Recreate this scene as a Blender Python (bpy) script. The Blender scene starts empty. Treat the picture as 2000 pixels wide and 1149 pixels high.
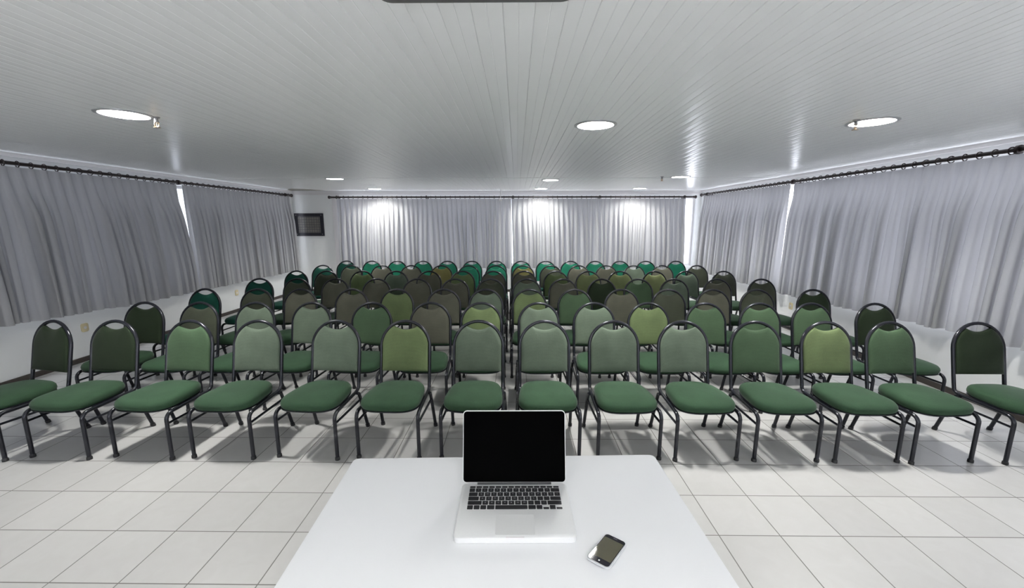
import bpy, math, random
from mathutils import Vector, Matrix

# ------------------------------------------------------------------ camera, world, exposure
scene = bpy.context.scene
COL = scene.collection
FPX, PITCH, YAW, ROLL = 801.12, 0.17520, -0.01091, 0.00045      # focal length in pixels of the 2000 px wide frame, angles in rad
cd = bpy.data.cameras.new('camera')
cd.sensor_width = 36.0
cd.lens = FPX / 2000.0 * 36.0
cd.clip_start = 0.05
cam = bpy.data.objects.new('camera', cd)
COL.objects.link(cam)
f = Vector((math.sin(YAW) * math.cos(PITCH), math.cos(YAW) * math.cos(PITCH), -math.sin(PITCH)))
rt = Vector((math.cos(YAW), -math.sin(YAW), 0))
dn = f.cross(rt)
r2 = rt * math.cos(ROLL) + dn * math.sin(ROLL)
d2 = dn * math.cos(ROLL) - rt * math.sin(ROLL)
M = Matrix((r2, -d2, -f)).transposed().to_4x4()
M.translation = Vector((0, 0, 1.6))
cam.matrix_world = M
scene.camera = cam

vs = scene.view_settings
vs.view_transform = 'Standard'
vs.look = 'None'
vs.gamma = 1.0
vs.exposure = 0.58
vs.use_curve_mapping = False

LAMP_EMIT = 300.0        # ceiling downlights
SKY_STRENGTH = 6.0
SKY_LEFT = (0.07, 0.08, 0.10, 1)
SKY_RIGHT = (1.05, 1.04, 1.16, 1)

w = bpy.data.worlds.new('daylight')
scene.world = w
w.use_nodes = True
wn = w.node_tree
bg = wn.nodes['Background']
# overcast daylight, brighter on the right-hand (+x) side of the building
wtc = wn.nodes.new('ShaderNodeTexCoord')
wsep = wn.nodes.new('ShaderNodeSeparateXYZ')
wmr = wn.nodes.new('ShaderNodeMapRange')
wmr.inputs['From Min'].default_value = -1.0
wmr.inputs['From Max'].default_value = 1.0
wmx = wn.nodes.new('ShaderNodeMix')
wmx.data_type = 'RGBA'
wmx.inputs[6].default_value = SKY_LEFT
wmx.inputs[7].default_value = SKY_RIGHT
wn.links.new(wtc.outputs['Generated'], wsep.inputs[0])
wn.links.new(wsep.outputs[0], wmr.inputs['Value'])
wn.links.new(wmr.outputs[0], wmx.inputs[0])
wn.links.new(wmx.outputs[2], bg.inputs[0])
bg.inputs[1].default_value = SKY_STRENGTH

# ------------------------------------------------------------------ room numbers
XL, XR, YB, YF, ZC = -5.02, 4.09, 9.35, -3.2, 2.27
rnd = random.Random(7)


# ------------------------------------------------------------------ materials
def srgb(r, g, b):
    def c(v):
        v /= 255.0
        return v / 12.92 if v <= 0.04045 else ((v + 0.055) / 1.055) ** 2.4
    return (c(r), c(g), c(b), 1.0)


def new_mat(name, col=(0.8, 0.8, 0.8, 1), rough=0.5, metal=0.0, spec=0.5):
    m = bpy.data.materials.new(name)
    m.use_nodes = True
    b = m.node_tree.nodes['Principled BSDF']
    b.inputs['Base Color'].default_value = col
    b.inputs['Roughness'].default_value = rough
    b.inputs['Metallic'].default_value = metal
    b.inputs['Specular IOR Level'].default_value = spec
    return m, m.node_tree.nodes, m.node_tree.links, b


def noisy(name, c1, c2, scale, rough=0.5, metal=0.0, spec=0.5, bump=0.0, bscale=None, detail=4):
    m, n, l, b = new_mat(name, c1, rough, metal, spec)
    tc = n.new('ShaderNodeTexCoord')
    nz = n.new('ShaderNodeTexNoise')
    nz.inputs['Scale'].default_value = scale
    nz.inputs['Detail'].default_value = detail
    mx = n.new('ShaderNodeMix')
    mx.data_type = 'RGBA'
    mx.inputs[6].default_value = c1
    mx.inputs[7].default_value = c2
    l.new(tc.outputs['Object'], nz.inputs['Vector'])
    l.new(nz.outputs['Fac'], mx.inputs[0])
    l.new(mx.outputs[2], b.inputs['Base Color'])
    if bump:
        nb = n.new('ShaderNodeTexNoise')
        nb.inputs['Scale'].default_value = bscale or scale * 4
        l.new(tc.outputs['Object'], nb.inputs['Vector'])
        bp = n.new('ShaderNodeBump')
        bp.inputs['Strength'].default_value = bump
        bp.inputs['Distance'].default_value = 0.002
        l.new(nb.outputs['Fac'], bp.inputs['Height'])
        l.new(bp.outputs[0], b.inputs['Normal'])
    return m


MAT = {}
MAT['wall'] = noisy('white_wall_paint', (0.85, 0.86, 0.85, 1), (0.81, 0.82, 0.815, 1), 1.3, 0.55, bump=0.15, bscale=60)
MAT['trim'] = noisy('white_trim_paint', (0.78, 0.76, 0.76, 1), (0.74, 0.72, 0.72, 1), 3, 0.35)
MAT['ceiling'] = noisy('white_pvc_planks', (0.91, 0.92, 0.92, 1), (0.89, 0.90, 0.905, 1), 0.8, 0.26, spec=0.38)
MAT['base'] = noisy('dark_baseboard', (0.035, 0.028, 0.024, 1), (0.05, 0.04, 0.035, 1), 5, 0.4)
MAT['frame'] = noisy('dark_gunmetal_tube', (0.012, 0.013, 0.018, 1), (0.018, 0.019, 0.026, 1), 30, 0.24, 0.35, 0.6)
MAT['rubber'] = noisy('black_rubber', (0.012, 0.012, 0.013, 1), (0.02, 0.02, 0.02, 1), 60, 0.6)
MAT['rod'] = noisy('dark_brown_wood', (0.012, 0.006, 0.006, 1), (0.020, 0.010, 0.009, 1), 12, 0.38)
MAT['brass'] = noisy('worn_brass', (0.55, 0.42, 0.28, 1), (0.35, 0.25, 0.16, 1), 60, 0.3, 0.9)
MAT['plate'] = noisy('yellowed_plastic', (0.72, 0.62, 0.36, 1), (0.66, 0.58, 0.38, 1), 20, 0.5)
MAT['black'] = noisy('black_lacquer', (0.010, 0.010, 0.016, 1), (0.016, 0.015, 0.022, 1), 15, 0.3)
MAT['steel'] = noisy('grey_steel', (0.30, 0.30, 0.31, 1), (0.24, 0.24, 0.25, 1), 20, 0.4, 0.6)
MAT['alu'] = noisy('satin_aluminium', (0.80, 0.805, 0.80, 1), (0.76, 0.765, 0.76, 1), 180, 0.42, 0.3)
MAT['keys'] = noisy('black_keys', (0.012, 0.012, 0.014, 1), (0.018, 0.018, 0.02, 1), 90, 0.5)
MAT['legend'] = noisy('pale_key_letters', (0.55, 0.56, 0.58, 1), (0.5, 0.5, 0.52, 1), 90, 0.6)
MAT['glass_black'] = noisy('black_display_glass', (0.0012, 0.0012, 0.0013, 1), (0.0016, 0.0016, 0.0016, 1), 20, 0.5, spec=0.0)
MAT['chrome'] = noisy('chrome', (0.82, 0.83, 0.85, 1), (0.76, 0.77, 0.79, 1), 40, 0.3, 0.75)
MAT['phone_glass'] = noisy('phone_black_glass', (0.006, 0.006, 0.012, 1), (0.008, 0.008, 0.014, 1), 40, 0.04, spec=0.6)
MAT['phone_screen'] = noisy('phone_dark_olive_screen', (0.075, 0.074, 0.052, 1), (0.095, 0.090, 0.060, 1), 60, 0.04, spec=0.6)
MAT['can'] = noisy('grey_lamp_trim', (0.42, 0.43, 0.44, 1), (0.36, 0.37, 0.38, 1), 25, 0.35, 0.3)
MAT['reflector'] = noisy('white_reflector', (0.72, 0.72, 0.71, 1), (0.70, 0.70, 0.69, 1), 25, 0.4)
MAT['vent'] = noisy('dark_grey_plate', (0.10, 0.10, 0.10, 1), (0.13, 0.13, 0.13, 1), 9, 0.5)
MAT['overlay'] = noisy('olive_grey_patch', (0.16, 0.15, 0.115, 1), (0.24, 0.23, 0.185, 1), 5, 0.5)


def fabric_mat():
    m, n, l, b = new_mat('woven_upholstery', rough=0.85, spec=0.2)
    oi = n.new('ShaderNodeObjectInfo')
    tc = n.new('ShaderNodeTexCoord')
    vo = n.new('ShaderNodeTexVoronoi')          # woven dots
    vo.inputs['Scale'].default_value = 190
    vo.inputs['Randomness'].default_value = 0.55
    nz = n.new('ShaderNodeTexNoise')            # wear
    nz.inputs['Scale'].default_value = 7
    nz.inputs['Detail'].default_value = 5
    l.new(tc.outputs['Object'], vo.inputs['Vector'])
    add = n.new('ShaderNodeVectorMath')
    add.operation = 'ADD'
    sc = n.new('ShaderNodeVectorMath')
    sc.operation = 'SCALE'
    l.new(oi.outputs['Location'], sc.inputs[0])
    sc.inputs['Scale'].default_value = 3.7
    l.new(tc.outputs['Object'], add.inputs[0])
    l.new(sc.outputs[0], add.inputs[1])
    l.new(add.outputs[0], nz.inputs['Vector'])
    r1 = n.new('ShaderNodeMapRange')
    r1.inputs['From Min'].default_value = 0.0
    r1.inputs['From Max'].default_value = 0.6
    r1.inputs['To Min'].default_value = 1.10
    r1.inputs['To Max'].default_value = 0.90
    l.new(vo.outputs['Distance'], r1.inputs['Value'])
    r2_ = n.new('ShaderNodeMapRange')
    r2_.inputs['From Min'].default_value = 0.3
    r2_.inputs['From Max'].default_value = 0.7
    r2_.inputs['To Min'].default_value = 0.88
    r2_.inputs['To Max'].default_value = 1.12
    l.new(nz.outputs['Fac'], r2_.inputs['Value'])
    mu = n.new('ShaderNodeMath')
    mu.operation = 'MULTIPLY'
    l.new(r1.outputs[0], mu.inputs[0])
    l.new(r2_.outputs[0], mu.inputs[1])
    vm = n.new('ShaderNodeVectorMath')
    vm.operation = 'SCALE'
    l.new(oi.outputs['Color'], vm.inputs[0])
    l.new(mu.outputs[0], vm.inputs['Scale'])
    l.new(vm.outputs[0], b.inputs['Base Color'])
    bp = n.new('ShaderNodeBump')
    bp.inputs['Strength'].default_value = 0.35
    bp.inputs['Distance'].default_value = 0.001
    bp.invert = True
    l.new(vo.outputs['Distance'], bp.inputs['Height'])
    l.new(bp.outputs[0], b.inputs['Normal'])
    b.inputs['Sheen Weight'].default_value = 0.10
    b.inputs['Sheen Roughness'].default_value = 0.4
    return m


MAT['fabric'] = fabric_mat()


def curtain_mat():
    m = bpy.data.materials.new('grey_curtain_cloth')
    m.use_nodes = True
    n, l = m.node_tree.nodes, m.node_tree.links
    n.clear()
    out = n.new('ShaderNodeOutputMaterial')
    di = n.new('ShaderNodeBsdfDiffuse')
    tr = n.new('ShaderNodeBsdfTranslucent')
    mix = n.new('ShaderNodeMixShader')
    mix.inputs[0].default_value = 0.09
    tc = n.new('ShaderNodeTexCoord')
    nz = n.new('ShaderNodeTexNoise')
    nz.inputs['Scale'].default_value = 400
    mx = n.new('ShaderNodeMix')
    mx.data_type = 'RGBA'
    mx.inputs[6].default_value = (0.36, 0.36, 0.36, 1)
    mx.inputs[7].default_value = (0.43, 0.43, 0.43, 1)
    l.new(tc.outputs['Object'], nz.inputs['Vector'])
    l.new(nz.outputs['Fac'], mx.inputs[0])
    l.new(mx.outputs[2], di.inputs[0])
    tr.inputs[0].default_value = (0.58, 0.58, 0.62, 1)
    l.new(di.outputs[0], mix.inputs[1])
    l.new(tr.outputs[0], mix.inputs[2])
    l.new(mix.outputs[0], out.inputs[0])
    return m


MAT['curtain'] = curtain_mat()


def glass_mat():
    m = bpy.data.materials.new('window_glass')
    m.use_nodes = True
    n, l = m.node_tree.nodes, m.node_tree.links
    n.clear()
    out = n.new('ShaderNodeOutputMaterial')
    t = n.new('ShaderNodeBsdfTransparent')
    t.inputs[0].default_value = (0.93, 0.95, 0.95, 1)
    g = n.new('ShaderNodeBsdfGlossy')
    g.inputs['Roughness'].default_value = 0.02
    mix = n.new('ShaderNodeMixShader')
    mix.inputs[0].default_value = 0.04
    l.new(t.outputs[0], mix.inputs[1])
    l.new(g.outputs[0], mix.inputs[2])
    l.new(mix.outputs[0], out.inputs[0])
    return m


MAT['glass'] = glass_mat()


def emit_mat(name, col, strength):
    m = bpy.data.materials.new(name)
    m.use_nodes = True
    n, l = m.node_tree.nodes, m.node_tree.links
    n.clear()
    out = n.new('ShaderNodeOutputMaterial')
    e = n.new('ShaderNodeEmission')
    e.inputs[0].default_value = col
    e.inputs[1].default_value = strength
    l.new(e.outputs[0], out.inputs[0])
    return m


MAT['lamp'] = emit_mat('lit_diffuser', (1.0, 0.99, 0.965, 1), LAMP_EMIT)


def floor_mat():
    T, X0, Y0, G = 0.31506, -1.156, 2.5128, 0.0045
    m, n, l, b = new_mat('cream_floor_tiles', rough=0.3, spec=0.5)
    tc = n.new('ShaderNodeTexCoord')
    sep = n.new('ShaderNodeSeparateXYZ')
    l.new(tc.outputs['Object'], sep.inputs[0])

    def math_(op, a, bv, c=None):
        k = n.new('ShaderNodeMath')
        k.operation = op
        for i, v in enumerate((a, bv, c)):
            if v is None:
                continue
            if isinstance(v, (int, float)):
                k.inputs[i].default_value = v
            else:
                l.new(v, k.inputs[i])
        return k.outputs[0]
    cells, dist = [], []
    for ax, o0 in ((0, X0), (1, Y0)):
        q = math_('DIVIDE', math_('SUBTRACT', sep.outputs[ax], o0), T)
        cells.append(math_('FLOOR', q, None))
        fr = math_('FRACT', q, None)
        dist.append(math_('MINIMUM', fr, math_('SUBTRACT', 1.0, fr)))
    dm = math_('MULTIPLY', math_('MINIMUM', dist[0], dist[1]), T)
    mr = n.new('ShaderNodeMapRange')
    mr.inputs['From Min'].default_value = G * 0.35
    mr.inputs['From Max'].default_value = G * 0.75
    l.new(dm, mr.inputs['Value'])
    cmb = n.new('ShaderNodeCombineXYZ')
    l.new(cells[0], cmb.inputs[0])
    l.new(cells[1], cmb.inputs[1])
    wnz = n.new('ShaderNodeTexWhiteNoise')
    wnz.noise_dimensions = '2D'
    l.new(cmb.outputs[0], wnz.inputs['Vector'])
    n1 = n.new('ShaderNodeTexNoise')
    n1.inputs['Scale'].default_value = 9
    n1.inputs['Detail'].default_value = 6
    n1.inputs['Distortion'].default_value = 1.2
    sc = n.new('ShaderNodeVectorMath')
    sc.operation = 'MULTIPLY_ADD'
    l.new(cmb.outputs[0], sc.inputs[0])
    sc.inputs[1].default_value = (5.3, 7.1, 0)
    l.new(tc.outputs['Object'], sc.inputs[2])
    l.new(sc.outputs[0], n1.inputs['Vector'])
    c1 = n.new('ShaderNodeMix')
    c1.data_type = 'RGBA'
    c1.inputs[6].default_value = (0.46, 0.453, 0.436, 1)
    c1.inputs[7].default_value = (0.52, 0.515, 0.50, 1)
    l.new(n1.outputs['Fac'], c1.inputs[0])
    hv = n.new('ShaderNodeHueSaturation')
    mv = n.new('ShaderNodeMapRange')
    mv.inputs['To Min'].default_value = 0.95
    mv.inputs['To Max'].default_value = 1.05
    l.new(wnz.outputs['Value'], mv.inputs['Value'])
    l.new(mv.outputs[0], hv.inputs['Value'])
    l.new(c1.outputs[2], hv.inputs['Color'])
    mx = n.new('ShaderNodeMix')
    mx.data_type = 'RGBA'
    mx.inputs[6].default_value = (0.16, 0.15, 0.135, 1)
    l.new(hv.outputs[0], mx.inputs[7])
    l.new(mr.outputs[0], mx.inputs[0])
    l.new(mx.outputs[2], b.inputs['Base Color'])
    rr = n.new('ShaderNodeMapRange')
    rr.inputs['To Min'].default_value = 0.8
    rr.inputs['To Max'].default_value = 0.32
    l.new(mr.outputs[0], rr.inputs['Value'])
    l.new(rr.outputs[0], b.inputs['Roughness'])
    bp = n.new('ShaderNodeBump')
    bp.inputs['Strength'].default_value = 0.5
    bp.inputs['Distance'].default_value = 0.002
    l.new(mr.outputs[0], bp.inputs['Height'])
    l.new(bp.outputs[0], b.inputs['Normal'])
    return m


MAT['floor'] = floor_mat()


def cloth_mat():
    m, n, l, b = new_mat('white_tablecloth_cotton', (0.72, 0.728, 0.74, 1), 0.8, spec=0.2)
    tc = n.new('ShaderNodeTexCoord')
    n1 = n.new('ShaderNodeTexNoise')
    n1.inputs['Scale'].default_value = 5
    n1.inputs['Detail'].default_value = 3
    l.new(tc.outputs['Object'], n1.inputs['Vector'])
    bp = n.new('ShaderNodeBump')
    bp.inputs['Strength'].default_value = 0.12
    bp.inputs['Distance'].default_value = 0.02
    l.new(n1.outputs['Fac'], bp.inputs['Height'])
    l.new(bp.outputs[0], b.inputs['Normal'])
    return m


MAT['cloth'] = cloth_mat()


def grid_panel_mat():
    m, n, l, b = new_mat('grey_gridded_sheet', rough=0.3)
    tc = n.new('ShaderNodeTexCoord')
    br = n.new('ShaderNodeTexBrick')
    br.offset = 0.0
    br.inputs['Color1'].default_value = (0.16, 0.15, 0.13, 1)
    br.inputs['Color2'].default_value = (0.20, 0.19, 0.17, 1)
    br.inputs['Mortar'].default_value = (0.09, 0.085, 0.09, 1)
    br.inputs['Scale'].default_value = 1
    br.inputs['Mortar Size'].default_value = 0.006
    br.inputs['Brick Width'].default_value = 0.055
    br.inputs['Row Height'].default_value = 0.055
    mp = n.new('ShaderNodeMapping')
    mp.inputs['Rotation'].default_value = (math.radians(90), 0, 0)
    l.new(tc.outputs['Object'], mp.inputs['Vector'])
    l.new(mp.outputs[0], br.inputs['Vector'])
    l.new(br.outputs['Color'], b.inputs['Base Color'])
    return m


MAT['grid'] = grid_panel_mat()


# ------------------------------------------------------------------ mesh helpers
class MB:
    def __init__(self):
        self.v, self.f = [], []

    def add(self, vs_, fs_):
        o = len(self.v)
        self.v += [tuple(p) for p in vs_]
        self.f += [tuple(i + o for i in q) for q in fs_]
        return self

    def box(self, x0, x1, y0, y1, z0, z1):
        vs_ = [(x, y, z) for z in (z0, z1) for y in (y0, y1) for x in (x0, x1)]
        return self.add(vs_, [(0, 2, 3, 1), (4, 5, 7, 6), (0, 1, 5, 4), (2, 6, 7, 3), (0, 4, 6, 2), (1, 3, 7, 5)])

    def tube(self, pts, r, n=10, caps=True):
        pts = [Vector(p) for p in pts]
        rad = r if isinstance(r, (list, tuple)) else [r] * len(pts)
        t0 = (pts[1] - pts[0]).normalized()
        up = Vector((1, 0, 0)) if abs(t0.x) < 0.8 else Vector((0, 0, 1))
        a = t0.cross(up).normalized()
        vs_, fs_ = [], []
        for i, p in enumerate(pts):
            if i == 0:
                t = t0
            elif i == len(pts) - 1:
                t = (pts[i] - pts[i - 1]).normalized()
            else:
                t = ((pts[i + 1] - p).normalized() + (p - pts[i - 1]).normalized()).normalized()
            a = (a - t * a.dot(t)).normalized()
            b = t.cross(a)
            for k in range(n):
                an = 2 * math.pi * k / n
                vs_.append(p + (a * math.cos(an) + b * math.sin(an)) * rad[i])
        for i in range(len(pts) - 1):
            for k in range(n):
                k2 = (k + 1) % n
                fs_.append((i * n + k, (i + 1) * n + k, (i + 1) * n + k2, i * n + k2))
        if caps:
            fs_.append(tuple(range(n)))
            fs_.append(tuple((len(pts) - 1) * n + k for k in reversed(range(n))))
        return self.add(vs_, fs_)

    def lathe(self, prof, n=24, origin=(0, 0, 0), axis='z'):
        vs_, fs_ = [], []
        ox, oy, oz = origin
        for (r, z) in prof:
            for k in range(n):
                an = 2 * math.pi * k / n
                p = (r * math.cos(an), r * math.sin(an), z)
                if axis == 'x':
                    p = (z, r * math.cos(an), r * math.sin(an))
                if axis == 'y':
                    p = (r * math.sin(an), z, r * math.cos(an))
                vs_.append((p[0] + ox, p[1] + oy, p[2] + oz))
        for i in range(len(prof) - 1):
            for k in range(n):
                k2 = (k + 1) % n
                fs_.append((i * n + k, i * n + k2, (i + 1) * n + k2, (i + 1) * n + k))
        fs_.append(tuple(reversed(range(n))))
        fs_.append(tuple((len(prof) - 1) * n + k for k in range(n)))
        return self.add(vs_, fs_)

    def loops(self, loops, cap_first=True, cap_last=True):
        n = len(loops[0])
        vs_ = [p for lp in loops for p in lp]
        fs_ = []
        for i in range(len(loops) - 1):
            for k in range(n):
                k2 = (k + 1) % n
                fs_.append((i * n + k, i * n + k2, (i + 1) * n + k2, (i + 1) * n + k))
        if cap_first:
            fs_.append(tuple(reversed(range(n))))
        if cap_last:
            fs_.append(tuple((len(loops) - 1) * n + k for k in range(n)))
        return self.add(vs_, fs_)

    def mesh(self, name, mat, smooth=False):
        me = bpy.data.meshes.new(name)
        me.from_pydata(self.v, [], self.f)
        me.validate()
        me.update()
        me.materials.append(mat)
        if smooth:
            me.polygons.foreach_set('use_smooth', [True] * len(me.polygons))
            me.set_sharp_from_angle(angle=math.radians(42))
        return me

    def build(self, name, mat, parent=None, smooth=False, loc=None):
        return link(name, self.mesh(name, mat, smooth), parent, loc)


def link(name, data, parent=None, loc=None):
    o = bpy.data.objects.new(name, data)
    COL.objects.link(o)
    if parent is not None:
        o.parent = parent
    if loc is not None:
        o.location = loc
    return o


def tag(o, label=None, cat=None, group=None, kind=None):
    if label:
        o['label'] = label
    if cat:
        o['category'] = cat
    if group:
        o['group'] = group
    if kind:
        o['kind'] = kind
    return o


def thing(name, label, cat, loc=(0, 0, 0), rz=0.0, group=None):
    o = link(name, None, None, loc)
    o.empty_display_size = 0.1
    o.rotation_euler = (0, 0, rz)
    return tag(o, label, cat, group)


def copy_tree(o, parent=None):
    c = o.copy()
    COL.objects.link(c)
    if parent is not None:
        c.parent = parent
    for ch in KIDS.get(o.name, []):
        copy_tree(ch, c)
    return c


KIDS = {}


def remember(o):
    """children of the prototype, by name, so that a copy takes its parts along"""
    for ch in [x for x in COL.objects if x.parent is o]:
        KIDS.setdefault(o.name, []).append(ch)
        remember(ch)


def rrect(hx, hy, r, n=5):
    """rounded rectangle outline, counter-clockwise"""
    pts = []
    for cx, cy, a0 in ((hx - r, hy - r, 0), (-hx + r, hy - r, 90), (-hx + r, -hy + r, 180), (hx - r, -hy + r, 270)):
        for k in range(n + 1):
            a = math.radians(a0 + 90.0 * k / n)
            pts.append((cx + r * math.cos(a), cy + r * math.sin(a)))
    return pts


def structure(name, mb, mat, smooth=False, parent=None):
    o = mb.build(name, MAT[mat], parent, smooth)
    if parent is None:
        o['kind'] = 'structure'
    return o


# ------------------------------------------------------------------ the room
TH = 0.16       # wall thickness
structure('floor', MB().box(XL - TH, XR + TH, YF - TH, YB + TH, -0.1, 0.0), 'floor')

# ceiling: narrow tongue-and-groove boards running away from the camera
PIT, PX0 = 0.1025, -0.045
k0 = int(math.floor((XL - PX0) / PIT)) - 1
k1 = int(math.ceil((XR - PX0) / PIT)) + 1
prof = []
for k in range(k0, k1):
    x = PX0 + k * PIT
    for dx, dz in ((0.0, 0.004), (0.0022, 0.0002), (0.020, -0.0006), (0.049, -0.0010), (0.051, 0.0004), (0.053, -0.0010),
                   (0.082, -0.0006), (PIT - 0.0022, 0.0002)):
        prof.append((min(max(x + dx, XL - TH), XR + TH), ZC + dz))
prof2 = []
for p in prof:
    if not prof2 or p[0] > prof2[-1][0] + 1e-5:
        prof2.append(p)
mb = MB()
n = len(prof2)
ysec = [YF - TH, YB + TH]
lo = [[(x, y, z) for (x, z) in prof2] + [(prof2[-1][0], y, ZC + 0.08), (prof2[0][0], y, ZC + 0.08)] for y in ysec]
mb.loops(lo)
LAMPS = ((-2.482, 2.727, 'large bright round ceiling light with a brass sprinkler right beside it'),
         (0.555, 3.06, 'bright round ceiling light above the middle of the front row'),
         (2.429, 2.993, 'bright round ceiling light with a sprinkler overlapping its edge'),
         (-2.88, 6.69, 'round ceiling light of the middle row, nearest the left wall'),
         (0.557, 6.95, 'round ceiling light of the middle row, between two others'),
         (2.50, 6.50, 'round ceiling light of the middle row, nearest the right wall'),
         (-2.94, 8.72, 'small far round ceiling light just before the rear curtain, nearest the left wall'),
         (0.508, 8.75, 'small far round ceiling light before the middle of the rear curtain'),
         (2.53, 8.70, 'small far round ceiling light just before the rear curtain, nearest the right wall'))
# unseen lights added behind the camera to brighten the table and front rows
LAMPS_ADDED = ((-0.85, -0.74), (0.54, -0.74), (-0.85, -2.1), (0.54, -2.1))
HOLE_R, CAN_H = 0.129, 0.098
ceil = structure('ceiling', mb, 'ceiling', smooth=False)
cut = MB()
for q in LAMPS + LAMPS_ADDED:
    cut.lathe([(HOLE_R, -0.05), (HOLE_R, 0.2)], 40, (q[0], q[1], ZC))
cuto = cut.build('cutter', MAT['ceiling'])
bm_ = ceil.modifiers.new('holes', 'BOOLEAN')
bm_.operation = 'DIFFERENCE'
bm_.solver = 'EXACT'
bm_.object = cuto
bpy.context.view_layer.update()
me_ = bpy.data.meshes.new_from_object(ceil.evaluated_get(bpy.context.evaluated_depsgraph_get()))
ceil.modifiers.clear()
ceil.data = me_
bpy.data.objects.remove(cuto)
structure('trim_1', MB().box(XL, XR, 6.60, 6.635, ZC - 0.004, ZC + 0.002), 'ceiling')          # butt joint of the boards

# window openings
WZ0, WZ1 = 0.60, 2.135
LW = (0.6, 9.0)        # left window along y
RW = (0.6, 9.12)
BW = (-3.93, 3.99)     # rear window along x


def wall_y(name, x0, x1, y0, y1, op):
    m = MB()
    m.box(x0, x1, y0, y1, 0, WZ0)
    m.box(x0, x1, y0, y1, WZ1, ZC + 0.05)
    m.box(x0, x1, y0, op[0], WZ0, WZ1)
    m.box(x0, x1, op[1], y1, WZ0, WZ1)
    return structure(name, m, 'wall')


wall_y('wall_left', XL - TH, XL, YF, YB + TH, LW)
wall_y('wall_right', XR, XR + TH, YF, YB + TH, RW)
m = MB()
m.box(XL, XR, YB, YB + TH, 0, WZ0)
m.box(XL, XR, YB, YB + TH, WZ1, ZC + 0.05)
m.box(XL, BW[0], YB, YB + TH, WZ0, WZ1)
m.box(BW[1], XR, YB, YB + TH, WZ0, WZ1)
structure('wall_back', m, 'wall')
FW = (-2.2, 2.2)       # uncurtained window added behind the camera for soft frontal fill
m = MB()
m.box(XL, XR, YF - TH, YF, 0, WZ0 + 0.3)
m.box(XL, XR, YF - TH, YF, WZ1, ZC + 0.05)
m.box(XL, FW[0], YF - TH, YF, WZ0 + 0.3, WZ1)
m.box(FW[1], XR, YF - TH, YF, WZ0 + 0.3, WZ1)
structure('wall_front', m, 'wall')

structure('trim_5', MB().box(-4.127, -3.955, YB - 0.012, YB + 0.001, 0.06, ZC - 0.085), 'trim')

# cornices and baseboards
structure('trim_2', MB().box(XL, XL + 0.035, YF, YB, ZC - 0.035, ZC + 0.001), 'trim')
structure('trim_3', MB().box(XR - 0.035, XR, YF, YB, ZC - 0.035, ZC + 0.001), 'trim')
structure('trim_4', MB().box(XL + 0.035, XR - 0.035, YB - 0.05, YB, ZC - 0.05, ZC + 0.001)
          .box(XL + 0.035, XR - 0.035, YB - 0.025, YB, ZC - 0.085, ZC - 0.05), 'trim')
structure('baseboard_left', MB().box(XL, XL + 0.015, YF, YB - 0.015, 0, 0.055), 'base')
structure('baseboard_right', MB().box(XR - 0.015, XR, YF, YB - 0.015, 0, 0.055), 'base')
structure('baseboard_back', MB().box(XL, XR, YB - 0.015, YB, 0, 0.055), 'base')


def window(name, along, a0, a1, pos, npan, WZ0=WZ0):
    """white aluminium window: border, mullions and panes; along 'x' or 'y', the frame's middle plane at pos"""
    d = 0.025

    def bx(mb_, u0, u1, z0, z1, dd=d):
        if along == 'x':
            mb_.box(u0, u1, pos - dd, pos + dd, z0, z1)
        else:
            mb_.box(pos - dd, pos + dd, u0, u1, z0, z1)
    fr = MB()
    t = 0.045
    bx(fr, a0, a1, WZ0, WZ0 + t)
    bx(fr, a0, a1, WZ1 - t, WZ1)
    bx(fr, a0, a0 + t, WZ0 + t, WZ1 - t)
    bx(fr, a1 - t, a1, WZ0 + t, WZ1 - t)
    root = structure(name, fr, 'trim')
    step = (a1 - a0 - 2 * t) / npan
    for k in range(npan):
        u0, u1 = a0 + t + k * step, a0 + t + (k + 1) * step
        g = MB()
        bx(g, u0 + 0.02, u1 - 0.02, WZ0 + t, WZ1 - t, 0.003)
        structure('window_pane', g, 'glass', parent=root)
        if k:
            q = MB()
            bx(q, u0 - 0.02, u0 + 0.02, WZ0 + t, WZ1 - t)
            structure('mullion', q, 'trim', parent=root)
    return root


window('window_1', 'y', LW[0], LW[1], XL - 0.12, 7)
window('window_2', 'x', BW[0], BW[1], YB + 0.12, 7)
window('window_3', 'y', RW[0], RW[1], XR + 0.12, 7)
window('window_added', 'x', FW[0], FW[1], YF - 0.12, 4, WZ0 + 0.3)  # unseen, added to light the room from the camera's side

# ------------------------------------------------------------------ curtains, rods and rings
ring_mesh = None


def make_ring_mesh():
    vs_, fs_ = [], []
    R_, r_, n1, n2 = 0.0285, 0.0048, 18, 6
    for i in range(n1):
        a = 2 * math.pi * i / n1
        for j in range(n2):
            b = 2 * math.pi * j / n2
            rr = R_ + r_ * math.cos(b)
            vs_.append((r_ * math.sin(b), rr * math.cos(a), rr * math.sin(a)))
    for i in range(n1):
        for j in range(n2):
            i2, j2 = (i + 1) % n1, (j + 1) % n2
            fs_.append((i * n2 + j, i2 * n2 + j, i2 * n2 + j2, i * n2 + j2))
    mb_ = MB()
    mb_.add(vs_, fs_)
    mb_.tube([(0, 0, -0.0285), (0, 0, -0.031)], 0.0034, 6)
    return mb_.mesh('ring', MAT['rod'], True)


ring_mesh = make_ring_mesh()


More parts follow.
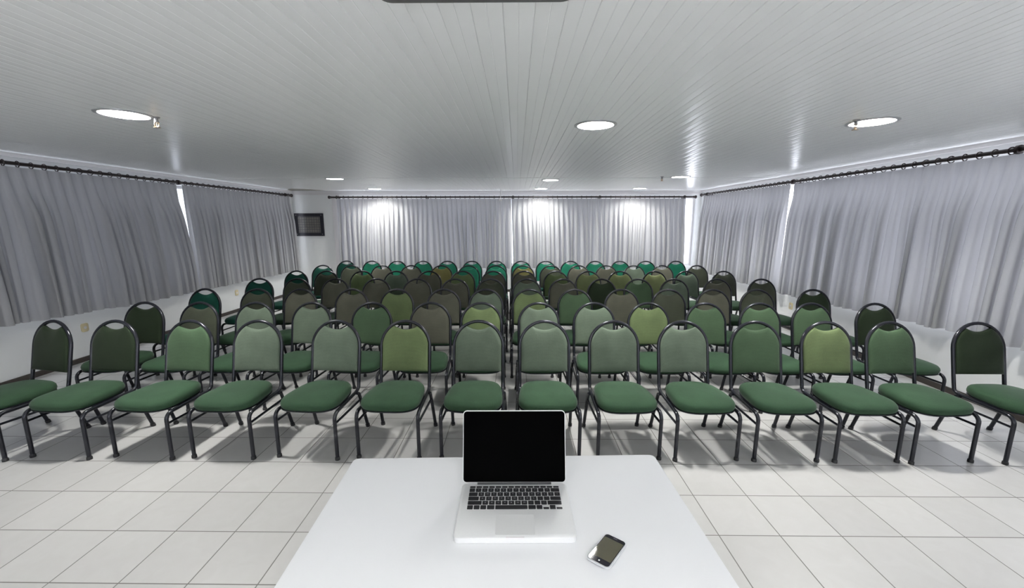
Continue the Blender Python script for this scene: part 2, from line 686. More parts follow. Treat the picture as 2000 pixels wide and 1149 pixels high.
def curtain(label, group, start, direc, normal, L, n_f, ztop, hem, seed, amp=1.0, ring_every=1, lean=0.0, spread=(0.0, 0.0)):
    """pinch-pleated curtain: start (x, y) of its first edge, direc along the rod, normal into the room; hem(s) gives the hem's height"""
    rg = random.Random(seed)
    wv = L / n_f
    bot = [0.0]
    for i in range(1, n_f):
        bot.append(i * wv + rg.uniform(-0.46, 0.46) * wv + lean)
    bot.append(L)
    for i in range(1, n_f + 1):
        bot[i] = max(bot[i], bot[i - 1] + wv * 0.25)
    k = L / bot[-1]
    bot = [b * k * (L + spread[0] + spread[1]) / L - spread[0] for b in bot]
    A = [amp * rg.uniform(0.055, 0.125) for _ in range(n_f)]
    skew = [rg.uniform(-0.3, 0.3) for _ in range(n_f)]
    sub, nz_ = 14, 22
    vs_, fs_ = [], []
    for j in range(nz_ + 1):
        t = j / nz_
        tt = t ** 1.15
        sm = min(1.0, t / 0.85)
        sm = sm * sm * (3 - 2 * sm)
        for i in range(n_f * sub + 1):
            q = i / sub
            c = min(int(q), n_f - 1)
            fr_ = q - c
            s_top = q * wv
            s_bot = bot[c] + (bot[c + 1] - bot[c]) * fr_
            s = s_top + (s_bot - s_top) * sm
            # depth: pinched ridge at the ring on top, full folds lower down
            ph = fr_ + skew[c] * fr_ * (1 - fr_) * t
            fold = abs(math.sin(math.pi * ph)) ** 0.95
            ridge = math.exp(-((fr_ - 0.5) / 0.13) ** 2)
            ridge = 0.020 * (ridge + 0.6 * math.exp(-((fr_ - 0.33) / 0.06) ** 2) + 0.6 * math.exp(-((fr_ - 0.67) / 0.06) ** 2))
            kk = min(1.0, t / 0.36)
            kk = kk * kk * (3 - 2 * kk)
            d = ridge * (1 - kk) + A[c] * fold * kk * (0.8 + 0.35 * t) + 0.012 * math.sin(2.1 * q + seed) * tt
            s += 0.012 * math.sin(4 * math.pi * fr_) * kk + 0.03 * skew[c] * fold * kk
            z = ztop + (hem(s) - ztop) * t + 0.004 * math.sin(q * 1.7 + seed) * t
            vs_.append((start[0] + direc[0] * s + normal[0] * d, start[1] + direc[1] * s + normal[1] * d, z))
    W_ = n_f * sub + 1
    for j in range(nz_):
        for i in range(n_f * sub):
            fs_.append((j * W_ + i, j * W_ + i + 1, (j + 1) * W_ + i + 1, (j + 1) * W_ + i))
    mb_ = MB()
    mb_.add(vs_, fs_)
    o = mb_.build('curtain', MAT['curtain'], None, False)
    o.data.polygons.foreach_set('use_smooth', [True] * len(o.data.polygons))
    tag(o, label, 'curtain', group)
    ang = math.atan2(direc[1], direc[0])
    for c in range(0, n_f, ring_every):
        s = (c + 0.5) * wv
        r_ = link('ring', ring_mesh, o, (start[0] + direc[0] * s + normal[0] * 0.012, start[1] + direc[1] * s + normal[1] * 0.012, ztop + 0.029))
        r_.rotation_euler = (0, 0, ang + rg.uniform(-0.35, 0.35))
    return o


def rod(label, p0, p1, z, wall_dir, brackets, ends=(True, True)):
    """turned rod from p0 to p1 with a ball finial at the ends and brackets reaching back to the wall"""
    root = thing('curtain_rod', label, 'curtain rod', (p0[0], p0[1], z))
    dx, dy = p1[0] - p0[0], p1[1] - p0[1]
    L = math.hypot(dx, dy)
    ux, uy = dx / L, dy / L
    MB().tube([(0, 0, 0), (dx, dy, 0)], 0.0195, 12).build('pole', MAT['rod'], root, True)
    ax = 'x' if abs(ux) > abs(uy) else 'y'
    for e, pos, sg in ((ends[0], 0.0, -1), (ends[1], L, 1)):
        if e:
            sgn = sg * (ux if ax == 'x' else uy)
            pr = [(0.0145, 0.0), (0.021, 0.004), (0.021, 0.012), (0.015, 0.016), (0.026, 0.03), (0.028, 0.042), (0.02, 0.056), (0.003, 0.063)]
            pr = [(r_ * 1.3, z_ * sgn * 1.2) for r_, z_ in pr]
            if sgn < 0:
                pr = pr[::-1]
            MB().lathe(pr, 14, (ux * pos, uy * pos, 0), ax).build('finial', MAT['rod'], root, True)
    for b, dist in brackets:
        mb_ = MB()
        cx, cy = ux * b, uy * b
        wx, wy = wall_dir
        mb_.tube([(cx, cy, -0.012), (cx + wx * dist, cy + wy * dist, -0.012)], 0.010, 8)
        mb_.tube([(cx - ux * 0.012, cy - uy * 0.012, 0), (cx + ux * 0.012, cy + uy * 0.012, 0)], 0.036, 14)
        mb_.tube([(cx + wx * (dist - 0.008), cy + wy * (dist - 0.008), -0.012), (cx + wx * dist, cy + wy * dist, -0.012)], 0.03, 12)
        mb_.build('bracket', MAT['rod'], root, True)
    return root


RO = 0.10               # rod's distance from the wall
ZR = 2.160
ZT = 2.127              # top edge of the curtains


def hem_left(y):
    return 0.625 - 0.062 * min(max((y - 3.7) / 1.3, 0), 1) - 0.03 * min(max((y - 5.0) / 3.0, 0), 1)


def hem_right(y):
    return 0.627 - 0.012 * min(max((y - 3.2) / 0.6, 0), 1) - 0.072 * min(max((y - 3.8) / 2.2, 0), 1)


G_ = 'grey pleated curtains over the windows'
LX, RX, BY = XL + RO, XR - RO, YB - 0.13
curtain('grey pleated curtain on the left wall, the wide panel beside the first four rows', G_, (LX, 1.40), (0, 1), (1, 0), 4.66, 40, ZT,
        lambda s: hem_left(1.40 + s), 11, spread=(0, 0.10))
curtain('grey pleated curtain on the left wall, far panel ending beside the black framed board', G_, (LX, 6.16), (0, 1), (1, 0), 2.90, 25, ZT,
        lambda s: hem_left(6.16 + s), 12, amp=0.85, spread=(-0.03, 0.03))
curtain('pale pleated curtain on the rear wall, panel nearer the black framed board', G_, (-3.965, BY), (1, 0), (0, -1), 3.85, 36, ZT - 0.035,
        lambda s: 0.56, 13, amp=0.8, spread=(0.02, 0.015))
curtain('pale pleated curtain on the rear wall, panel nearer the bright window corner', G_, (-0.112, BY), (1, 0), (0, -1), 3.812, 36, ZT - 0.035,
        lambda s: 0.56, 14, amp=0.8, spread=(-0.035, 0.03))
curtain('bluish grey curtain on the right wall, far panel beside the bright window corner', G_, (RX, 9.02), (0, -1), (-1, 0), 2.82, 27, ZT,
        lambda s: hem_right(9.02 - s), 15, amp=0.85, spread=(0.05, -0.01))
curtain('grey curtain on the right wall, the wide panel beside the first four rows', G_, (RX, 6.12), (0, -1), (-1, 0), 4.80, 41, ZT,
        lambda s: hem_right(6.12 - s), 16, spread=(0.02, 0))

rod('dark curtain rod with rings along the left wall', (LX, 1.3), (LX, 9.10), ZR, (-1, 0), [(0.4, RO), (2.6, RO), (4.8, RO), (7.6, RO)], (False, True))
rod('dark curtain rod with rings across the rear wall', (-4.08, BY), (3.86, BY), ZR - 0.035, (0, 1), [(0.12, 0.13), (2.10, 0.13), (4.0, 0.13), (5.9, 0.13), (7.75, 0.13)])
rod('dark curtain rod with rings along the right wall', (RX, 1.25), (RX, 9.08), ZR, (1, 0), [(0.4, RO), (2.2, RO), (4.9, RO), (7.6, RO)], (False, True))


# ------------------------------------------------------------------ ceiling fittings
def downlight(x, y, label):
    root = thing('ceiling_downlight', label, 'ceiling light', (x, y, ZC), 0, 'round recessed ceiling lights')
    vs_ = MB()
    n_ = 40
    pr = ((HOLE_R + 0.020, 0.001), (HOLE_R + 0.019, -0.005), (HOLE_R - 0.001, -0.008), (HOLE_R - 0.004, -0.006))
    vs_.loops([[(r_ * math.cos(2 * math.pi * k / n_), r_ * math.sin(2 * math.pi * k / n_), z_) for k in range(n_)] for r_, z_ in pr], False, False)
    vs_.build('trim_ring', MAT['can'], root, True)
    pr = ((HOLE_R - 0.004, -0.006), (HOLE_R - 0.006, CAN_H * 0.5), (HOLE_R - 0.012, CAN_H + 0.004))
    rf = MB()
    rf.loops([[(r_ * math.cos(2 * math.pi * k / n_), r_ * math.sin(2 * math.pi * k / n_), z_) for k in range(n_)] for r_, z_ in pr], False, True)
    rf.build('reflector', MAT['reflector'], root, True)
    MB().lathe([(0.03, CAN_H - 0.014), (0.075, CAN_H - 0.010), (0.105, CAN_H - 0.004), (0.112, CAN_H)], 40).build('diffuser', MAT['lamp'], root, True)
    return root


for x, y, lb in LAMPS:
    downlight(x, y, lb)
for x, y in LAMPS_ADDED:
    downlight(x, y, 'round ceiling light above the speaker\'s place behind the camera')


def sprinkler(x, y, label, s=1.0):
    root = thing('sprinkler_head', label, 'sprinkler', (x, y, ZC), 0.4, 'ceiling sprinkler heads')
    MB().lathe([(0.006 * s, 0.0), (0.022 * s, -0.001), (0.021 * s, -0.006), (0.011 * s, -0.008), (0.0105 * s, -0.026), (0.013 * s, -0.028), (0.013 * s, -0.034), (0.005 * s, -0.036)], 16).build('body', MAT['steel'], root, True)
    m_ = MB()
    for sx in (-1, 1):
        m_.tube([(sx * 0.009 * s, 0, -0.034), (sx * 0.013 * s, 0, -0.044), (sx * 0.010 * s, 0, -0.056), (0, 0, -0.064)], 0.0028 * s, 6)
    m_.tube([(0, 0, -0.034), (0, 0, -0.064)], 0.003 * s, 6)
    m_.build('yoke', MAT['brass'], root, True)
    MB().lathe([(0.003 * s, -0.068), (0.019 * s, -0.067), (0.019 * s, -0.064), (0.003 * s, -0.063)], 14).build('deflector', MAT['brass'], root, True)


sprinkler(-2.345, 2.80, 'brass sprinkler head hanging beside the large ceiling light near the left wall')
sprinkler(2.273, 2.93, 'dark sprinkler head overlapping the edge of the near ceiling light by the right wall')
sprinkler(2.207, 6.46, 'tiny sprinkler head before the far ceiling light nearest the right wall', 1.2)

t = thing('ceiling_plate', 'dark grey edge of a flat plate on the ceiling at the very top', 'ceiling plate', (-0.122, 1.373 - 0.28, ZC))
MB().loops([[(x, y, z) for x, y in rrect(0.285 - i, 0.28 - i, 0.03)] for z, i in ((0.0, 0.0), (-0.018, 0.0), (-0.02, 0.003))]).build('body', MAT['vent'], t, True)

# flat olive grey patch laid on the boards near the far left corner
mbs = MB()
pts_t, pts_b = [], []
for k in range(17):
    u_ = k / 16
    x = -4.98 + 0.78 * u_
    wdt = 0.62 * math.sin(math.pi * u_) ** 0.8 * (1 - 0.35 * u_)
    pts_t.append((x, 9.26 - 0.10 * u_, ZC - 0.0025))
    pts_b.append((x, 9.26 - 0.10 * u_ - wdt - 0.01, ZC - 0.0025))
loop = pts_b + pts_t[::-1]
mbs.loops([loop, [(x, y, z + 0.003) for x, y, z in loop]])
tag(mbs.build('ceiling_patch', MAT['overlay']), 'olive grey patch on the ceiling above the black framed board', 'overlay')

# small white fitting under the rear rod
t = thing('ceiling_sensor', 'tiny white fitting hanging just below the middle of the rear curtain rod', 'sensor', (-0.34, 8.95, ZC))
MB().tube([(0, 0, 0), (0, 0, -0.20)], 0.006, 8).build('stem', MAT['trim'], t, True)
MB().lathe([(0.012, -0.20), (0.032, -0.205), (0.032, -0.235), (0.012, -0.245)], 16).build('head', MAT['trim'], t, True)

# ------------------------------------------------------------------ things on the walls
t = thing('framed_board', 'black framed board with grey gridded sheet on the white rear wall', 'framed board', (-4.67, YB, 1.529))
hx, hz = 0.325, 0.252
b_ = 0.072
fr = MB()
fr.box(-hx, hx, -0.03, 0, -hz, -hz + b_).box(-hx, hx, -0.03, 0, hz - b_, hz)
fr.box(-hx, -hx + b_, -0.03, 0, -hz + b_, hz - b_).box(hx - b_, hx, -0.03, 0, -hz + b_, hz - b_)
fr.build('frame', MAT['black'], t)
MB().box(-hx + b_, hx - b_, -0.018, 0, -hz + b_, hz - b_).build('sheet', MAT['grid'], t)
for sx, sz in ((-1, -1), (1, -1), (-1, 1), (1, 1)):
    MB().lathe([(0.010, -0.033), (0.010, -0.028)], 12, (sx * (hx - 0.04), 0, sz * (hz - 0.04)), 'y').build('screw', MAT['steel'], t)


def outlet(x, y, z, sx, label):
    t_ = thing('wall_outlet', label, 'outlet', (x, y, z), 0, 'yellowed wall outlets')
    lp = [[(sx * d_, u_ * k_, v_ * k_) for u_, v_ in rrect(0.042, 0.05, 0.022)] for d_, k_ in ((0.0, 1.0), (0.006, 1.0), (0.009, 0.9))]
    MB().loops(lp).build('plate', MAT['plate'], t_, True)
    MB().lathe([(0.017, sx * 0.0085), (0.017, sx * 0.011)], 14, (0, 0, 0), 'x').build('socket', MAT['trim'], t_, True)


outlet(XL, 4.573, 0.387, 1, 'yellowed outlet plate low on the left wall, behind the front row\'s second chair')
outlet(XL, 7.195, 0.342, 1, 'small far yellowed outlet plate low under the left wall\'s far curtain')
outlet(XR, 6.028, 0.357, -1, 'faint yellowed outlet plate low on the right wall under the curtain')


# ------------------------------------------------------------------ chairs
def ylean(z):
    return 0.418 + (z - 0.40) * 0.20


ARCH_Z, ARCH_R, TR = 0.655, 0.188, 0.0125


def build_chair():
    root = thing('banquet_chair', 'chair', 'chair')
    # seat cushion
    def outline(k, z, droop=0.0):
        pts = []
        for i in range(44):
            a = 2 * math.pi * i / 44
            c, s = math.cos(a), math.sin(a)
            e = 2 / 3.4
            u_ = math.copysign(abs(c) ** e, c)
            v_ = math.copysign(abs(s) ** e, s)
            y = 0.188 + 0.215 * v_ * k
            hw = 0.217 - 0.038 * ((y + 0.03) / 0.43)
            pts.append((hw * u_ * k, y, z - droop * max(0.0, -v_) ** 3))
        return pts
    lay = [(0.88, 0.3500), (0.965, 0.3535), (0.995, 0.366), (1.0, 0.380), (0.985, 0.396), (0.94, 0.409), (0.82, 0.419), (0.6, 0.4265), (0.3, 0.4305), (0.05, 0.4315)]
    MB().loops([outline(k, z, 0.006 if 0.39 < z < 0.42 else 0) for k, z in lay]).build('seat', MAT['fabric'], root, True)
    MB().loops([outline(0.955, 0.3415), outline(0.985, 0.344), outline(0.985, 0.351), outline(0.955, 0.353)]).build('seat_pan', MAT['frame'], root, True)
    # back frame: side rails under the seat and the arch in one bent tube
    pts = []
    side = [(0.210, 0.040, 0.333), (0.204, 0.12, 0.333), (0.192, 0.30, 0.333), (0.189, 0.355, 0.333), (0.188, 0.388, 0.340), (0.1875, 0.408, 0.357), (0.1875, ylean(0.40), 0.40)]
    for z in (0.50, 0.60, ARCH_Z):
        side.append((ARCH_R, ylean(z), z))
    arc = []
    for k in range(1, 18):
        a = math.pi * k / 18
        z = ARCH_Z + ARCH_R * math.sin(a)
        arc.append((ARCH_R * math.cos(a), ylean(z), z))
    pts = side + arc + [(-x, y, z) for x, y, z in reversed(side)]
    MB().tube(pts, TR, 12).build('back_frame', MAT['frame'], root, True)
    # padded back
    out = []
    rr = 0.1785
    a_dip = math.acos(0.092 / rr)
    for k in range(9):
        out.append((rr - 0.002 + 0.0, 0.470 + (ARCH_Z - 0.470) * k / 8))
    for k in range(1, 13):
        a = a_dip * k / 12
        out.append((rr * math.cos(a), ARCH_Z + rr * math.sin(a)))
    zd = ARCH_Z + rr * math.sin(a_dip)
    for k in range(1, 12):
        u_ = k / 12
        x = 0.092 * (1 - 2 * u_)
        out.append((x, zd - 0.028 * math.sin(math.pi * u_) ** 0.9))
    left = [(-x, z) for x, z in out[:21]][::-1]
    out += left
    cz = 0.63
    lays = [(0.90, 0.0125), (0.97, 0.011), (1.0, 0.004), (1.0, -0.006), (0.985, -0.013), (0.95, -0.018), (0.85, -0.0225), (0.6, -0.026), (0.3, -0.028), (0.05, -0.0285)]
    lp = []
    for k, dy in lays:
        lp.append([(x * k, ylean(cz + (z - cz) * k) + dy, cz + (z - cz) * k) for x, z in reversed(out)])
    MB().loops(lp).build('backrest', MAT['fabric'], root, True)
    # legs
    for sx in (-1, 1):
        p = [(sx * 0.210, 0, 0.004), (sx * 0.210, 0, 0.285)]
        for k in range(1, 7):
            a = math.pi / 2 * k / 6
            p.append((sx * 0.210, 0.048 * (1 - math.cos(a)), 0.285 + 0.048 * math.sin(a)))
        o = MB().tube(p, TR, 12).build('leg', MAT['frame'], root, True)
        MB().lathe([(0.012, 0.0), (0.0165, 0.001), (0.0160, 0.018), (0.0135, 0.022)], 12, (sx * 0.210, 0, 0)).build('rubber_foot', MAT['rubber'], o, True)
        p = [(sx * 0.202, 0.345, 0.331), (sx * 0.203, 0.372, 0.318), (sx * 0.206, 0.400, 0.235), (sx * 0.212, 0.468, 0.006)]
        o = MB().tube(p, TR, 12).build('leg', MAT['frame'], root, True)
        d = Vector((0.006, 0.068, -0.229)).normalized()
        e = Vector((sx * 0.2122, 0.4695, 0.0))
        MB().tube([e + Vector((0, 0, 0.001)), e + Vector((-sx * 0.0005, -0.006, 0.022))], 0.0162, 12).build('rubber_foot', MAT['rubber'], o, True)
        MB().tube([(sx * 0.210, 0.004, 0.262), (sx * 0.205, 0.392, 0.262)], 0.0082, 8).build('stretcher', MAT['frame'], root, True)
    return root


# tints of the woven covers
TINT = {
    'd': ('dark green', srgb(34, 45, 29)),
    'g': ('green', srgb(66, 86, 63)),
    'y': ('grey green', srgb(93, 105, 90)),
    'o': ('olive green', srgb(98, 112, 76)),
    'l': ('light olive', srgb(118, 126, 86)),
    'b': ('brownish grey', srgb(88, 88, 76)),
    'k': ('dark brownish', srgb(62, 66, 54)),
    'c': ('ochre brown', srgb(104, 100, 60)),
    't': ('teal green', srgb(30, 112, 86)),
    'n': ('dark teal', srgb(14, 64, 52)),
}
# arch top of each chair's back: (x, y) on the floor plan, front row first
ROWS = [
    [(-3.567, 3.042), (-3.095, 3.049), (-2.515, 3.056), (-1.989, 3.061), (-1.384, 3.066), (-0.85, 3.068), (-0.29, 3.07), (0.214, 3.07), (0.743, 3.068), (1.27, 3.066), (1.819, 3.062), (2.353, 3.056), (2.814, 3.051), (3.473, 3.041)],
    [(-3.517, 3.774), (-2.991, 3.776), (-2.461, 3.778), (-1.926, 3.78), (-1.359, 3.781), (-0.808, 3.782), (-0.33, 3.782), (0.209, 3.782), (0.727, 3.782), (1.234, 3.781), (1.762, 3.78), (2.265, 3.778), (2.743, 3.776), (3.331, 3.774)],
    [(-3.535, 4.563), (-2.936, 4.561), (-2.439, 4.56), (-1.856, 4.559), (-1.345, 4.558), (-0.818, 4.557), (-0.344, 4.557), (0.146, 4.557), (0.658, 4.557), (1.18, 4.558), (1.702, 4.559), (2.199, 4.56), (2.69, 4.561), (3.317, 4.563)],
    [(-3.443, 5.415), (-2.93, 5.411), (-2.412, 5.407), (-1.862, 5.404), (-1.32, 5.402), (-0.815, 5.4), (-0.345, 5.399), (0.138, 5.399), (0.62, 5.4), (1.129, 5.402), (1.616, 5.404), (2.083, 5.406), (2.652, 5.41), (3.24, 5.415)],
    [(-3.392, 6.284), (-2.943, 6.278), (-2.376, 6.272), (-1.851, 6.267), (-1.345, 6.264), (-0.824, 6.262), (-0.359, 6.261), (0.12, 6.261), (0.607, 6.262), (1.101, 6.264), (1.587, 6.267), (2.112, 6.271), (2.598, 6.277), (3.171, 6.284)],
    [(-3.38, 7.113), (-2.874, 7.105), (-2.342, 7.098), (-1.831, 7.093), (-1.304, 7.089), (-0.814, 7.086), (-0.37, 7.085), (0.118, 7.085), (0.597, 7.086), (1.075, 7.089), (1.553, 7.092), (2.031, 7.097), (2.519, 7.103), (3.122, 7.113)],
    [(-3.295, 7.914), (-2.793, 7.905), (-2.304, 7.898), (-1.796, 7.892), (-1.3, 7.887), (-0.806, 7.884), (-0.372, 7.883), (0.062, 7.883), (0.554, 7.884), (1.017, 7.887), (1.489, 7.891), (1.971, 7.897), (2.483, 7.904), (3.066, 7.915)],
]
CODES = ['ddgyyoyyyygogd', 'dkyygboyyogggd', 'nkbbobyogbkbkd', 'nkbbbbkybdgybk', 'nkoybobbolllyk', 'nkbbcttckbbybk', 'nttttttttttttt']
LEAN = {0: {0: 0.10, 1: 0.029, 2: 0.039, 3: 0.016, 4: 0.042, 5: 0.02, 6: 0.01, 7: -0.005, 8: -0.02, 9: -0.016, 10: 0.0, 11: -0.007, 12: -0.03, 13: 0.0}}
ROWN = ['front row', 'second row', 'third row', 'middle row', 'fifth row', 'last row but one', 'last row']
ORD = ['first', 'second', 'third', 'fourth', 'fifth', 'sixth', 'seventh']
GREEN_SEAT = srgb(47, 72, 51)

proto = build_chair()
remember(proto)
used = False
for ri, row in enumerate(ROWS):
    row = [list(p) for p in row]
    for _ in range(40):                     # no chair stands in its neighbour
        for i in range(13):
            gap = 0.474 - (row[i + 1][0] - row[i][0])
            if gap > 0:
                row[i][0] -= gap / 2
                row[i + 1][0] += gap / 2
    for ci, (ax, ay) in enumerate(row):
        ch = proto if not used else copy_tree(proto)
        used = True
        off = LEAN.get(ri, {}).get(ci)
        if off is None:
            off = -0.008 * ax + rnd.uniform(-0.018, 0.018)
        rz = math.asin(max(-0.3, min(0.3, -off / 0.508)))
        L = ylean(ARCH_Z + ARCH_R)
        # the local back direction (0, 1) turned by rz is (-sin, cos)
        ch.location = (ax + math.sin(rz) * L, ay - math.cos(rz) * L, 0)
        ch.rotation_euler = (0, 0, rz)
        nm, col = TINT[CODES[ri][ci]]
        side = ('left', ci) if ci < 7 else ('right', 13 - ci)
        place = ('chair at the %s end' % side[0]) if side[1] == 0 else ('chair, %s from the %s end' % (ORD[side[1]], side[0]))
        tag(ch, '%s padded %s of the %s' % (nm, place, ROWN[ri]), 'chair', 'padded chairs set out in seven rows')
        v = rnd.uniform(0.92, 1.08)
        for q in [o for o in COL.objects if o.parent is ch] if False else ch.children:
            if q.name.startswith('backrest'):
                q.color = (col[0] * v, col[1] * v, col[2] * v, 1)
            elif q.name.startswith('seat') and 'pan' not in q.name:
                s_ = TINT['n'][1] if CODES[ri][ci] in 'tn' else GREEN_SEAT
                q.color = (s_[0] * v, s_[1] * v, s_[2] * v, 1)

# ------------------------------------------------------------------ table, cloth, laptop, phone
TZ = 0.775
tc_x, tc_y, trot, thx, thy = -0.0185, 0.72, math.radians(1.9), 0.533, 0.62
tb = thing('table', 'table hidden under the white cloth, carrying the laptop', 'table', (tc_x, tc_y, 0), trot)
MB().box(-thx + 0.004, thx - 0.004, -thy + 0.004, thy - 0.004, TZ - 0.030, TZ - 0.004).build('tabletop', MAT['wall'], tb)
for sx in (-1, 1):
    for sy in (-1, 1):
        MB().tube([(sx * (thx - 0.07), sy * (thy - 0.07), 0), (sx * (thx - 0.07), sy * (thy - 0.07), TZ - 0.03)], 0.018, 10).build('leg', MAT['frame'], tb, True)
lp = []
base = rrect(thx, thy, 0.018, 5)
dense = []
for i in range(len(base)):
    p, q = Vector(base[i]), Vector(base[(i + 1) % len(base)])
    k = max(1, int((q - p).length / 0.03))
    for j in range(k):
        dense.append(p.lerp(q, j / k))
for k in (0.02, 0.5, 0.9, 0.985):
    lp.append([(p.x * k, p.y * k, TZ) for p in dense])
for i, (o_, z) in enumerate(((0.0, TZ - 0.002), (0.003, TZ - 0.008), (0.003, 0.70), (0.003, 0.5), (0.003, 0.3), (0.003, 0.10))):
    ring_ = []
    for j, p in enumerate(dense):
        a = math.atan2(p.y, p.x)
        fl_ = max(0.0, (0.74 - z) / 0.64) * 0.012 * (1 + math.sin(a * 16)) / 2
        d = Vector((p.x / thx, p.y / thy))
        d = Vector((d.x ** 7, d.y ** 7))
        d = d.normalized() if d.length > 1e-6 else Vector((1, 0))
        ring_.append((p.x + d.x * (o_ + fl_), p.y + d.y * (o_ + fl_), z))
    lp.append(ring_)
mbc = MB().loops(lp, True, False)
cl = mbc.build('tablecloth', MAT['cloth'], None, True, (tc_x, tc_y, 0))
cl.rotation_euler = (0, 0, trot)
tag(cl, 'smooth white tablecloth covering the table in front of the chairs', 'tablecloth')

# laptop -----------------------------------------------------------
lap = thing('laptop', 'open silver laptop with a black screen on the white tablecloth', 'laptop', (-0.004, 1.050, TZ), math.radians(0.9))
LW_, LD, LH = 0.3225, 0.226, 0.017


def slab(hx_, hy_, r_, z0, z1, ch=0.0015):
    return [[(x, y, z0) for x, y in rrect(hx_ - ch, hy_ - ch, r_)], [(x, y, z0 + ch) for x, y in rrect(hx_, hy_, r_)],
            [(x, y, z1 - ch) for x, y in rrect(hx_, hy_, r_)], [(x, y, z1) for x, y in rrect(hx_ - ch, hy_ - ch, r_)]]


MB().loops(slab(LW_ / 2, LD / 2, 0.014, 0.0, LH)).build('base', MAT['alu'], lap, True)
# thumb notch in the front edge
MB().box(-0.024, 0.024, -LD / 2 - 0.0006, -LD / 2 + 0.004, LH - 0.004, LH + 0.0003).build('thumb_notch', MAT['trim'], lap)
MB().loops([[(x, y - 0.066, z) for x, y in rrect(0.0525, 0.038, 0.003)] for z in (LH, LH + 0.0004)]).build('trackpad', noisy('trackpad_glass', (0.74, 0.745, 0.74, 1), (0.72, 0.725, 0.72, 1), 90, 0.35, 0.2), lap)
P_ = 0.0190
KX0, KY0 = -7.25 * P_, 0.098         # left edge and rear edge of the keyboard
rows_k = [
    (0.55, [('', 1.036)] * 14),
    (1.0, [(c, 1) for c in '`1234567890-='] + [('', 1.5)]),
    (1.0, [('', 1.5)] + [(c, 1) for c in 'QWERTYUIOP[]\\']),
    (1.0, [('', 1.75)] + [(c, 1) for c in "ASDFGHJKL;'"] + [('', 1.75)]),
    (1.0, [('', 2.25)] + [(c, 1) for c in 'ZXCVBNM,./'] + [('', 2.25)]),
    (1.0, [('', 1), ('', 1), ('', 1), ('', 1.25), ('', 5), ('', 1.25), ('', 1), ('h', 1), ('v', 1), ('h', 1)]),
]
kb = MB()
glyphs = []
yy = KY0
for hgt, ks in rows_k:
    h_ = hgt * P_
    xx = KX0
    for c, wd in ks:
        g = 0.0014
        x0, x1, y1, y0 = xx + g, xx + wd * P_ - g, yy - g, yy - h_ + g
        spans = [(y0, y1)]
        if c == 'h':
            spans = [(y0, (y0 + y1) / 2 - 0.0004)]
        if c == 'v':
            spans = [(y0, (y0 + y1) / 2 - 0.0004), ((y0 + y1) / 2 + 0.0004, y1)]
        for a0, a1 in spans:
            cx, cy = (x0 + x1) / 2, (a0 + a1) / 2
            hx_, hy_ = (x1 - x0) / 2, (a1 - a0) / 2
            kb.loops([[(cx + x, cy + y, z) for x, y in rrect(hx_ - i, hy_ - i, 0.0016, 2)] for z, i in ((LH - 0.0005, 0), (LH + 0.0009, 0), (LH + 0.0012, 0.0004))])
        if c and c not in 'hv':
            glyphs.append((c, (x0 + x1) / 2, (y0 + y1) / 2))
        xx += wd * P_
    yy -= h_
keys = kb.build('keyboard', MAT['keys'], lap)
gm = MB()
dg_cache = []
for c, gx, gy in glyphs:
    cu = bpy.data.curves.new('glyph', 'FONT')
    cu.body = c
    cu.size = 0.0075
    cu.align_x = 'CENTER'
    cu.align_y = 'CENTER'
    cu.resolution_u = 1
    to = bpy.data.objects.new('glyph', cu)
    COL.objects.link(to)
    dg_cache.append((to, cu, gx, gy))
dg = bpy.context.evaluated_depsgraph_get()
for to, cu, gx, gy in dg_cache:
    me = bpy.data.meshes.new_from_object(to.evaluated_get(dg))
    gm.add([(v.co.x + gx, v.co.y + gy, LH + 0.0014) for v in me.vertices], [tuple(p.vertices) for p in me.polygons])
    bpy.data.meshes.remove(me)
for to, cu, gx, gy in dg_cache:
    bpy.data.objects.remove(to)
    bpy.data.curves.remove(cu)
gm.build('key_letters', MAT['legend'], keys)
# hinge and lid
MB().tube([(-0.115, 0.1095, LH + 0.0015), (0.115, 0.1095, LH + 0.0015)], 0.0042, 10).build('hinge', MAT['keys'], lap, True)
lid = MB()
LIDH = 0.221
lid.loops([[(x, y, z) for x, y, z in lp_] for lp_ in slab(LW_ / 2, LIDH / 2, 0.012, -0.0035, 0.0035)])
tilt = math.radians(90 + 14.5)


def lid_xf(p):
    x, y, z = p            # y up the lid, z towards the keyboard
    y += LIDH / 2 + 0.002
    a = math.radians(14.5)
    return (x, 0.1115 + y * math.sin(a) - z * math.cos(a), LH + 0.0015 + y * math.cos(a) + z * math.sin(a))


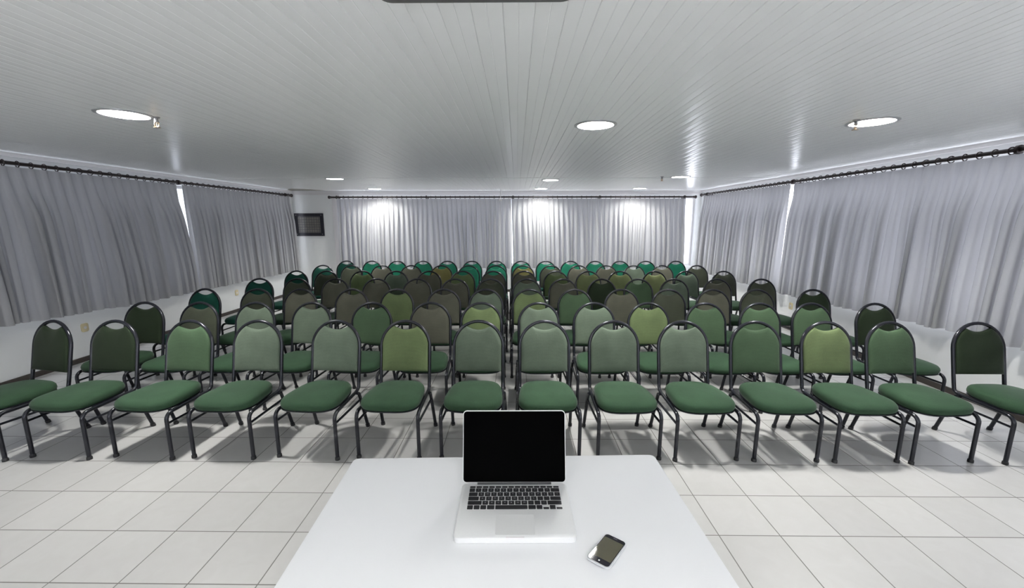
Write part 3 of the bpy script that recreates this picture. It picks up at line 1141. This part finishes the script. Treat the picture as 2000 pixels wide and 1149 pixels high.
lid.v = [lid_xf(p) for p in lid.v]
lido = lid.build('screen_lid', MAT['alu'], lap, True)
sc_ = MB().loops([[(x, y, z) for x, y in rrect(LW_ / 2 - 0.0022, LIDH / 2 - 0.0022, 0.010)] for z in (0.0030, 0.0041)])
sc_.v = [lid_xf(p) for p in sc_.v]
sc_.build('screen', MAT['glass_black'], lido)

# phone -------------------------------------------------------------
ph = thing('phone', 'small dark glossy phone with a chrome rim lying beside the laptop', 'phone', (0.229, 0.9045, TZ + 0.0012))
# it rocks on its curved back: the near edge stands a little higher
ph.rotation_euler = (Matrix.Rotation(math.radians(-3.4), 3, 'X') @ Matrix.Rotation(math.radians(0.8), 3, 'Y') @ Matrix.Rotation(-math.atan2(0.0655, 0.0845), 3, 'Z')).to_euler()
PW, PL, PH_ = 0.0305, 0.0565, 0.0112
MB().loops([[(x, y, z) for x, y in rrect(PW - i, PL - i, 0.011, 6)] for z, i in ((0.0, 0.018), (0.0016, 0.009), (0.0045, 0.003), (0.0075, 0.0), (0.0105, 0.0004), (PH_, 0.0016))]).build('body', MAT['chrome'], ph, True)
MB().loops([[(x, y, z) for x, y in rrect(PW - 0.0032, PL - 0.0032, 0.0085, 6)] for z in (PH_ - 0.001, PH_ + 0.0004)]).build('front_glass', MAT['phone_glass'], ph)
MB().loops([[(x, y + 0.002, z) for x, y in rrect(0.0255, 0.0385, 0.0008, 1)] for z in (PH_, PH_ + 0.0006)]).build('screen', MAT['phone_screen'], ph)
hb = MB().loops([[(r_ * math.cos(2 * math.pi * k / 20), r_ * math.sin(2 * math.pi * k / 20) - 0.0455, PH_ + z_) for k in range(20)] for r_, z_ in ((0.0052, 0.0), (0.0052, 0.0007), (0.0044, 0.0005))])
hbo = hb.build('home_button', MAT['phone_glass'], ph, True)
MB().loops([[(x, y - 0.0455, z) for x, y in rrect(0.0017, 0.0017, 0.0005, 2)] for z in (PH_ + 0.0004, PH_ + 0.0009)]).build('button_mark', MAT['trim'], hbo)
MB().box(-0.005, 0.005, 0.0475, 0.0488, PH_, PH_ + 0.0006).build('earpiece', MAT['steel'], ph)
